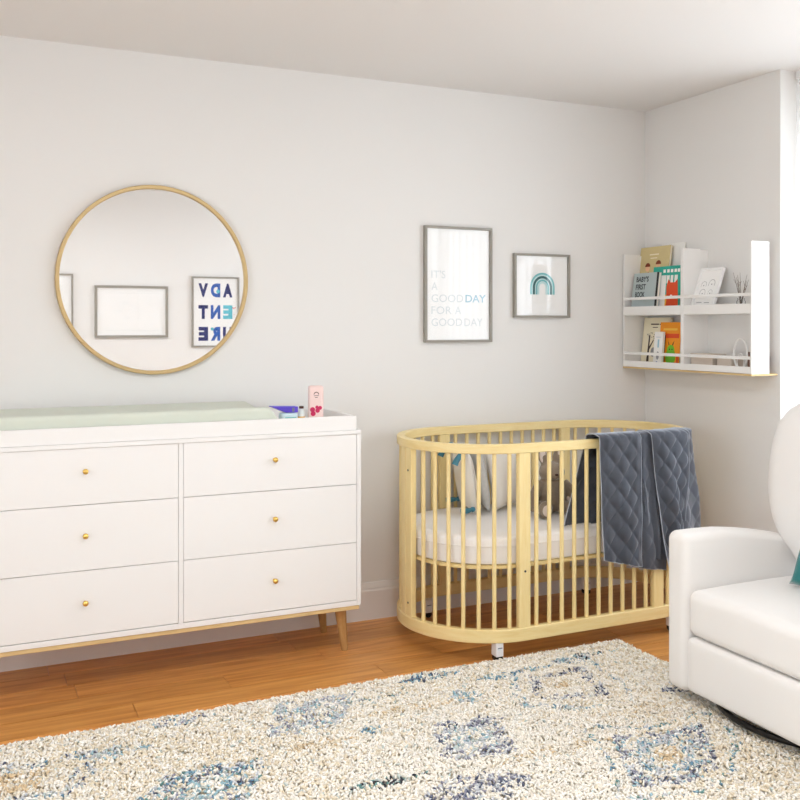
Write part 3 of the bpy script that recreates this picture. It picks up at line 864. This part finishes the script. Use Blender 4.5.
# photo frame
t = thing('photo_frame', 'white photo frame with a grey line drawing leaning on the upper tier', 'picture frame', (-.124, -.536, UP+.0005), (R(-20), 0, R(-90)))
w, h = .150, .222
b = new('framewhite'); b.box(-w/2, -w/2+.012, 0, .014, 0, h).box(w/2-.012, w/2, 0, .014, 0, h).box(-w/2+.012, w/2-.012, 0, .014, 0, .012).box(-w/2+.012, w/2-.012, 0, .014, h-.012, h).build('frame', t, bevel=.001)
b = new('paper'); b.box(-w/2+.0122, w/2-.0122, .006, .010, .0122, h-.0122)
b.use('linegrey')
for cx, cz, r in ((-.028, .14, .017), (.022, .145, .02), (-.024, .10, .018), (.026, .10, .014)):
    b.band(cx, cz, r*.9, r, r*.6, .0058)
    b.disc(cx, cz-.004, .003, .0058)
for cx, cz in ((-.03, .05), (.02, .048)): b.box(cx-.016, cx+.018, .0053, .0058, cz, cz+.003)
b.build('print', t)

# glass vase with dry twigs
t = thing('twig_vase', 'small clear glass vase holding bare twigs on the upper tier', 'vase', (-.085, -.755, UP))
new('glass').lathe([(0, 0), (.018, 0), (.020, .004), (.020, .045), (.015, .055), (.016, .060), (.0135, .060), (.0130, .055), (.0175, .044), (.0175, .006), (0, .005)], 24).build('vase', t, smooth=True)
rnd = random.Random(5)
for k in range(7):
    a = k*.9; r = rnd.uniform(.02, .045); hh = rnd.uniform(.13, .18)
    p = [Vector((0, 0, .008)), Vector((math.cos(a)*.006, math.sin(a)*.006, .055)), Vector((math.cos(a)*r*.6, math.sin(a)*r*.6, hh*.7)), Vector((math.cos(a)*r, math.sin(a)*r, hh))]
    b = new('twig').tube(p, [.0016, .0014, .0011, .0006], 5)
    q = p[2]; b.tube([q, q+Vector((math.cos(a+1.2)*.014, math.sin(a+1.2)*.014, .022))], [.0010, .0005], 5)
    b.build('twig', t, smooth=True)

# things on the lower tier near the window
t = thing('storage_box', 'low beige box at the left of the lower tier', 'box', (-.080, -.535, LO), (0, 0, 0))
new('boxbeige').box(-.035, .045, -.075, .066, 0, .052).build('body', t, bevel=.002)
new('boxbeige').box(-.037, .047, -.077, .068, .053, .068).build('lid', t, bevel=.002)
t = thing('storage_box', 'second low beige box right beside it, toward the white hoop', 'box', (-.070, -.672, LO))
new('boxbeige').box(-.035, .04, -.045, .045, 0, .050).build('body', t, bevel=.002)
new('boxbrown').box(-.037, .042, -.047, .047, .051, .060).build('lid', t, bevel=.002)
t = thing('hoop_ornament', 'white oval wire hoop standing on the lower tier', 'ornament', (-.105, -.772, LO))
new('wirewhite').tube([(0, .039*math.sin(a*2*PI/40), .073-.067*math.cos(a*2*PI/40)) for a in range(40)], .0042, 8, closed=True).build('hoop', t, smooth=True)
new('wirewhite').tube([(0, .020*math.sin(a*2*PI/32), .040-.034*math.cos(a*2*PI/32)) for a in range(32)], .0018, 8, closed=True).build('inner_hoop', t, smooth=True)
new('wirewhite').rbox(-.014, .014, -.022, .022, 0, .007, .003, 4).build('base', t, smooth=True)
t = thing('trinket_box', 'small brown box behind the white hoop at the shelf end', 'box', (-.060, -.825, LO))
new('boxbrown').box(-.03, .03, -.032, .028, 0, .060).build('body', t, bevel=.002)
new('boxbrown').box(-.032, .032, -.034, .030, .061, .082).build('lid', t, bevel=.002)

# ------------------------------------------------------------------ armchair
AX, AY = -.485, -1.675
t = thing('armchair', 'white upholstered swivel recliner armchair on the rug by the window', 'armchair', (AX, AY, 0))
def arm(y0, y1, name='arm'):
    x0, x1 = -.967-AX, -.15-AX
    def f(p):
        if p.z > .35:
            k = (p.x-x0)/(x1-x0)
            dz = -.012*math.sin(min(1, k*3)*PI)*0 - .14*max(0, (k-.18)/.82)**1.5 + .004
            p.z += dz*(p.z-.35)/.26
        if p.z < .12 and p.x < x0+.1: p.x += .0
        return p
    new('chair').rbox(x0, x1, y0-AY, y1-AY,   .056, .602, .032, 16, fn=f).build(name, t, smooth=True, sharp=0)
arm(-1.393, -1.290); arm(-2.060, -1.957)
def crown(p):
    if p.z > .38:
        u = (p.x+.18)/.32; v = p.y/.28
        p.z += .030*max(0, 1-u*u)*max(0, 1-v*v) + .03*min(1, (p.x+.48)/.5)*0
    return p
new('chair').rbox(-.482, .16, -.2805, .2805, .262, .418, .034, 16, fn=crown).build('seat_cushion', t, smooth=True, sharp=0)
new('chair').rbox(-.484, -.39, -.2805, .2805, .070, .258, .022, 10).build('footrest_panel', t, smooth=True, sharp=0)
new('chair').box(-.388, .30, -.2795, .2795, .085, .255).build('seat_box', t, bevel=.01)
# backrest: round winged shell
b = new('chair'); nz, na = 34, 48; vs = []; fs = []
prof = [(.40, .22), (.46, .235), (.50, .262), (.55, .315), (.60, .348), (.65, .368), (.72, .384), (.80, .389), (.89, .387), (.96, .375), (1.01, .345), (1.04, .305), (1.065, .22), (1.08, .0)]
def hw_(z):
    for (a, c), (d, e) in zip(prof[:-1], prof[1:]):
        if a <= z <= d:
            f = (z-a)/(d-a); f2 = f
            return c+(e-c)*f2
    return 0
zs_ = []
for i in range(nz+1):
    q = i/nz; zs_.append(.40+.68*math.sin(q*PI/2)**.9)
for i, z in enumerate(zs_):
    z = min(z, 1.0795); w_ = max(.004, hw_(z)); tk = .135*min(1, max(.03, (1-((z-.4)/.68)**7)**.5))
    k = (z-.4)/.68
    for j in range(na):
        a = 2*PI*j/na; ca, sa = math.cos(a), math.sin(a)
        yy = w_*math.copysign(abs(ca)**.75, ca); xx = tk*math.copysign(abs(sa)**.7, sa)
        wing = -.085*(abs(yy)/.388)**2.2*(1-.5*k)
        vs.append((.078+xx+wing+.06*k, yy, z))
for i in range(nz):
    for j in range(na):
        fs.append((i*na+j, i*na+(j+1) % na, (i+1)*na+(j+1) % na, (i+1)*na+j))
fs.append(list(range(na))); fs.append([nz*na+j for j in range(na)])
b.raw(vs, fs); b.build('backrest', t, smooth=True, sharp=0)
new('chair').rbox(.20, .34, -.33, .33, .075, .46, .04, 8).build('back_panel', t, smooth=True, sharp=0)
# swivel ring base
b = new('blackmetal')
rc = (-.63-AX, .015); rr_ = .325
b.tube([(rc[0]+rr_*math.cos(2*PI*i/72), rc[1]+rr_*math.sin(2*PI*i/72), .050) for i in range(72)], .0105, 10, closed=True)
b.build('base_ring', t, smooth=True)
for a in (0, PI/2, PI, 3*PI/2):
    new('blackmetal').tube([(rc[0]+.03*math.cos(a+.6), rc[1]+.03*math.sin(a+.6), .062), (rc[0]+rr_*math.cos(a+.6), rc[1]+rr_*math.sin(a+.6), .053)], .011, 8).build('base_spoke', t, smooth=True)
new('blackmetal').lathe([(.05, .045), (.05, .075), (.03, .086), (0, .086)], 24, Matrix.Translation((rc[0], rc[1], 0))).build('swivel_hub', t, smooth=True)
tp = cushion('throw_pillow', 'deep teal throw pillow leaning in the seat of the white armchair', (-.680, -1.768, .456), (R(-24), 0, R(-86)), .36, .23, .12, 'tealpillow')
new('tealpillow').tube([(-.172, 0, .010), (.172, 0, .010), (.172, 0, .220), (-.172, 0, .220)], .003, 6, closed=True).build('piping_edge', tp, smooth=True)

# ------------------------------------------------------------------ rug
def rugmesh():
    X0, X1, Y0, Y1 = -3.80, -.745, -3.15, -.737
    tr = thing('area_rug', 'shaggy cream rug with blue and grey diamonds covering the floor', 'rug', ((X0+X1)/2, (Y0+Y1)/2, 0))
    cx, cy = tr.location.x, tr.location.y
    new('rugback').box(X0-cx+.012, X1-cx-.012, Y0-cy+.012, Y1-cy-.012, .0008, .012).build('backing', tr)
    rng = np.random.default_rng(4)
    sp = .0086
    gx, gy = np.meshgrid(np.arange(X0, X1, sp), np.arange(Y0, Y1, sp))
    x = gx.ravel() + rng.uniform(-.0038, .0038, gx.size); y = gy.ravel() + rng.uniform(-.0038, .0038, gx.size)
    x += .006*np.sin(y*9); 
    # keep only what lies ahead of the camera lens and near the frame (plus a margin)
    dx, dy = x-CAM[0], y-CAM[1]
    fwx, fwy = math.sin(math.atan(.4597)), math.cos(math.atan(.4597))
    Z = dx*fwx+dy*fwy; U = dx*fwy-dy*fwx
    dens = (Z > 2.15) & (np.abs(U) < Z*.62+.2)
    keep = dens | (rng.random(x.size) < .36)
    x, y, dens = x[keep], y[keep], dens[keep]
    n = x.size
    ph = (1+5**.5)/2
    ico = np.array([(-1, ph, 0), (1, ph, 0), (-1, -ph, 0), (1, -ph, 0), (0, -1, ph), (0, 1, ph), (0, -1, -ph), (0, 1, -ph), (ph, 0, -1), (ph, 0, 1), (-ph, 0, -1), (-ph, 0, 1)])
    ico /= np.linalg.norm(ico[0])
    F = np.array([(0, 11, 5), (0, 5, 1), (0, 1, 7), (0, 7, 10), (0, 10, 11), (1, 5, 9), (5, 11, 4), (11, 10, 2), (10, 7, 6), (7, 1, 8), (3, 9, 4), (3, 4, 2), (3, 2, 6), (3, 6, 8), (3, 8, 9), (4, 9, 5), (2, 4, 11), (6, 2, 10), (8, 6, 7), (9, 8, 1)])
    yaw = rng.uniform(0, 2*PI, n); pit = rng.uniform(-.5, 1.1, n)
    L = rng.uniform(.0078, .0120, n)*np.where(dens, 1, 1.6); Wd = rng.uniform(.0033, .0048, n)*np.where(dens, 1, 1.6)
    P = ico[None]*np.stack([L, Wd, Wd], 1)[:, None]
    cp, sp_ = np.cos(pit)[:, None], np.sin(pit)[:, None]
    px = P[..., 0]*cp - P[..., 2]*sp_; pz = P[..., 0]*sp_ + P[..., 2]*cp; py = P[..., 1]
    c, s = np.cos(yaw)[:, None], np.sin(yaw)[:, None]
    # low swells so the pile clumps in rows
    zb = .021 + .0035*np.sin((x*.5+y)*70)*np.sin(x*33) + rng.uniform(-.0025, .003, n)
    edge = np.minimum(np.minimum(x-X0, X1-x), np.minimum(y-Y0, Y1-y)); zb -= .009*np.clip(1-edge/.02, 0, 1)
    V = np.stack([px*c-py*s + (x-cx)[:, None], px*s+py*c + (y-cy)[:, None], pz+zb[:, None]], -1).reshape(-1, 3)
    V[:, 2] = np.maximum(V[:, 2], .003)
    FF = (F[None]+(np.arange(n)*12)[:, None, None]).reshape(-1, 3)
    # yarn colours
    def nz(fx, fy, seed):
        r = np.random.default_rng(seed); o = np.zeros(n)
        for k in range(7):
            a = r.uniform(0, 2*PI); f = fx*r.uniform(.7, 1.5)
            o += np.sin(x*f*math.cos(a)+y*f*math.sin(a)+r.uniform(0, 6.28))
        return o/7**.5/1.0
    pal = {'cream': (243, 236, 223), 'cream2': (232, 219, 195), 'cream3': (250, 246, 238), 'sky': (158, 190, 200), 'blue': (112, 150, 172), 'vio': (150, 150, 164), 'slate': (92, 98, 118), 'sagey': (196, 206, 202), 'dark': (66, 68, 72), 'teal': (112, 152, 148), 'gold': (220, 196, 160), 'silver': (206, 208, 212)}
    pl = {k: np.array(rgb(*v)[:3]) for k, v in pal.items()}
    C = np.tile(pl['cream'], (n, 1)); q = rng.random(n)
    wob = .10*nz(14, 14, 1)
    sand = np.clip(.18+.30*nz(5, 5, 21), .04, .7); C[q < .34] = pl['cream3']; C[q > 1-sand] = pl['cream2']
    def blob(cxx, cyy, rx, ry, ring=None, cols=('vio', 'slate', 'silver'), p=.7, rot=-.5):
        ddx, ddy = x-cxx, y-cyy
        a = ddx*math.cos(rot)-ddy*math.sin(rot); b_ = ddx*math.sin(rot)+ddy*math.cos(rot)
        d = np.abs(a)/rx+np.abs(b_)/ry + wob*1.6
        m = d < 1
        if ring is not None: m &= d > ring
        m &= rng.random(n) < p*1.25*(.76+.5*np.clip(nz(60, 60, 9), -1, 1))
        idx = np.where(m)[0]; cols = tuple(cols)+('silver', 'cream3', 'silver') if ring is not None or len(cols) > 3 else cols; ch = rng.integers(0, len(cols), idx.size)
        for k, cn in enumerate(cols): C[idx[ch == k]] = pl[cn]
    G = ('vio', 'slate', 'silver', 'silver', 'sky')
    # diamond lattice of the rug
    blob(-1.755, -1.315, .17, .115, None, ('silver', 'sky', 'sagey', 'cream3'), .75)
    blob(-1.755, -1.315, .21, .145, .62, ('vio', 'slate', 'silver', 'vio'), .72)
    blob(-1.27, -1.66, .27, .18, .60, ('vio', 'slate', 'vio', 'silver', 'sky'), .72)
    blob(-1.27, -1.66, .17, .11, .35, ('sky', 'blue', 'sagey', 'silver'), .75)
    blob(-1.27, -1.66, .055, .04, None, ('gold', 'cream2'), .8)
    blob(-1.27, -1.66, .40, .27, .90, ('sky', 'blue', 'sagey', 'teal'), .55)
    blob(-2.16, -.935, .24, .13, None, ('silver', 'sagey', 'sky', 'silver', 'vio'), .62)
    blob(-2.62, -1.30, .28, .16, .30, ('sky', 'blue', 'slate', 'vio', 'teal'), .62)
    blob(-2.62, -1.30, .12, .07, None, ('cream3', 'sky', 'sagey'), .7)
    blob(-1.25, -1.06, .21, .15, .72, ('dark', 'slate', 'vio', 'silver'), .60)
    blob(-1.25, -1.06, .06, .045, None, ('gold', 'cream2'), .75)
    blob(-1.25, -1.06, .34, .24, .86, ('sky', 'silver', 'blue', 'sagey'), .52)
    blob(-3.08, -1.03, .13, .09, None, ('gold', 'cream2', 'gold'), .6)
    blob(-3.05, -1.02, .26, .17, .70, ('slate', 'blue', 'silver', 'sagey'), .5)
    for q_ in ((-1.67, -.80, .16, .04, ('blue', 'sky', 'slate')), (-2.58, -.80, .16, .035, ('blue', 'slate', 'sky', 'vio')), (-2.80, -.95, .11, .05, ('sky', 'sagey', 'silver')), (-2.03, -1.125, .05, .03, ('blue', 'sky')),
              (-2.12, -1.47, .17, .03, ('teal', 'sagey', 'dark')), (-1.95, -1.62, .22, .10, ('vio', 'slate', 'silver')), (-.90, -1.27, .07, .07, ('slate', 'silver', 'vio')), (-1.0, -.86, .20, .03, ('dark', 'silver', 'sky')),
              (-1.42, -.90, .10, .04, ('blue', 'sky')), (-1.62, -1.02, .07, .06, ('sky', 'silver')), (-2.2, -1.16, .13, .04, ('gold', 'cream2')), (-1.85, -1.03, .22, .03, ('cream2', 'gold', 'cream')), (-1.95, -.905, .18, .022, ('teal', 'sagey', 'dark', 'silver')),
              (-1.55, -1.50, .20, .035, ('cream2', 'gold', 'cream')), (-1.1, -1.36, .2, .03, ('cream2', 'gold', 'cream'))):
        blob(q_[0], q_[1], q_[2], q_[3], None, q_[4], .55, 0)
    for k in range(-2, 3):      # same lattice further back under the camera
        for j in range(0, 4):
            cxx, cyy = -1.27+k*.88-.44*(j % 2)-.5, -2.15-j*.36
            blob(cxx, cyy, .26, .17, .5, ('vio', 'slate', 'silver', 'sky'), .6); blob(cxx, cyy, .12, .07, None, ('sky', 'sagey', 'cream3'), .6)
    spk = rng.random(n) < .012; C[spk] = pl['sagey']
    C *= rng.uniform(.88, 1.05, n)[:, None]
    me = bpy.data.meshes.new('pile')
    me.vertices.add(len(V)); me.vertices.foreach_set('co', V.astype(np.float32).ravel())
    me.loops.add(FF.size); me.loops.foreach_set('vertex_index', FF.astype(np.int32).ravel())
    me.polygons.add(len(FF)); me.polygons.foreach_set('loop_start', (np.arange(len(FF))*3).astype(np.int32)); 
    me.polygons.foreach_set('use_smooth', np.ones(len(FF), bool))
    me.update(calc_edges=True)
    at_ = me.color_attributes.new('yarn', 'FLOAT_COLOR', 'POINT')
    CC_ = np.ones((len(V), 4), np.float32); CC_[:, :3] = np.repeat(np.clip(C, 0, 1), 12, 0)
    at_.data.foreach_set('color', CC_.ravel())
    o = bpy.data.objects.new('pile', me); COL.objects.link(o); o.parent = tr; o['kind'] = 'stuff'
    me.materials.append(M['pile'])
M['rugback'] = mat('rug_backing', (214, 204, 184), .95)
m = mat('wool_pile', (235, 228, 214), .95, sheen=.15, bump=(900, .4, .001)); M['pile'] = m
va = m.node_tree.nodes.new('ShaderNodeAttribute'); va.attribute_name = 'yarn'
m.node_tree.links.new(va.outputs['Color'], m.node_tree.nodes['Principled BSDF'].inputs['Base Color'])
rugmesh()

# ------------------------------------------------------------------ view
vs_ = S.view_settings
vs_.view_transform = 'Standard'; vs_.look = 'None'; vs_.gamma = 1; vs_.exposure = -0.58
S.cycles.use_denoising = True
S.cycles.max_bounces = 10; S.cycles.diffuse_bounces = 6; S.cycles.transparent_max_bounces = 12
S.cycles.sample_clamp_indirect = 6
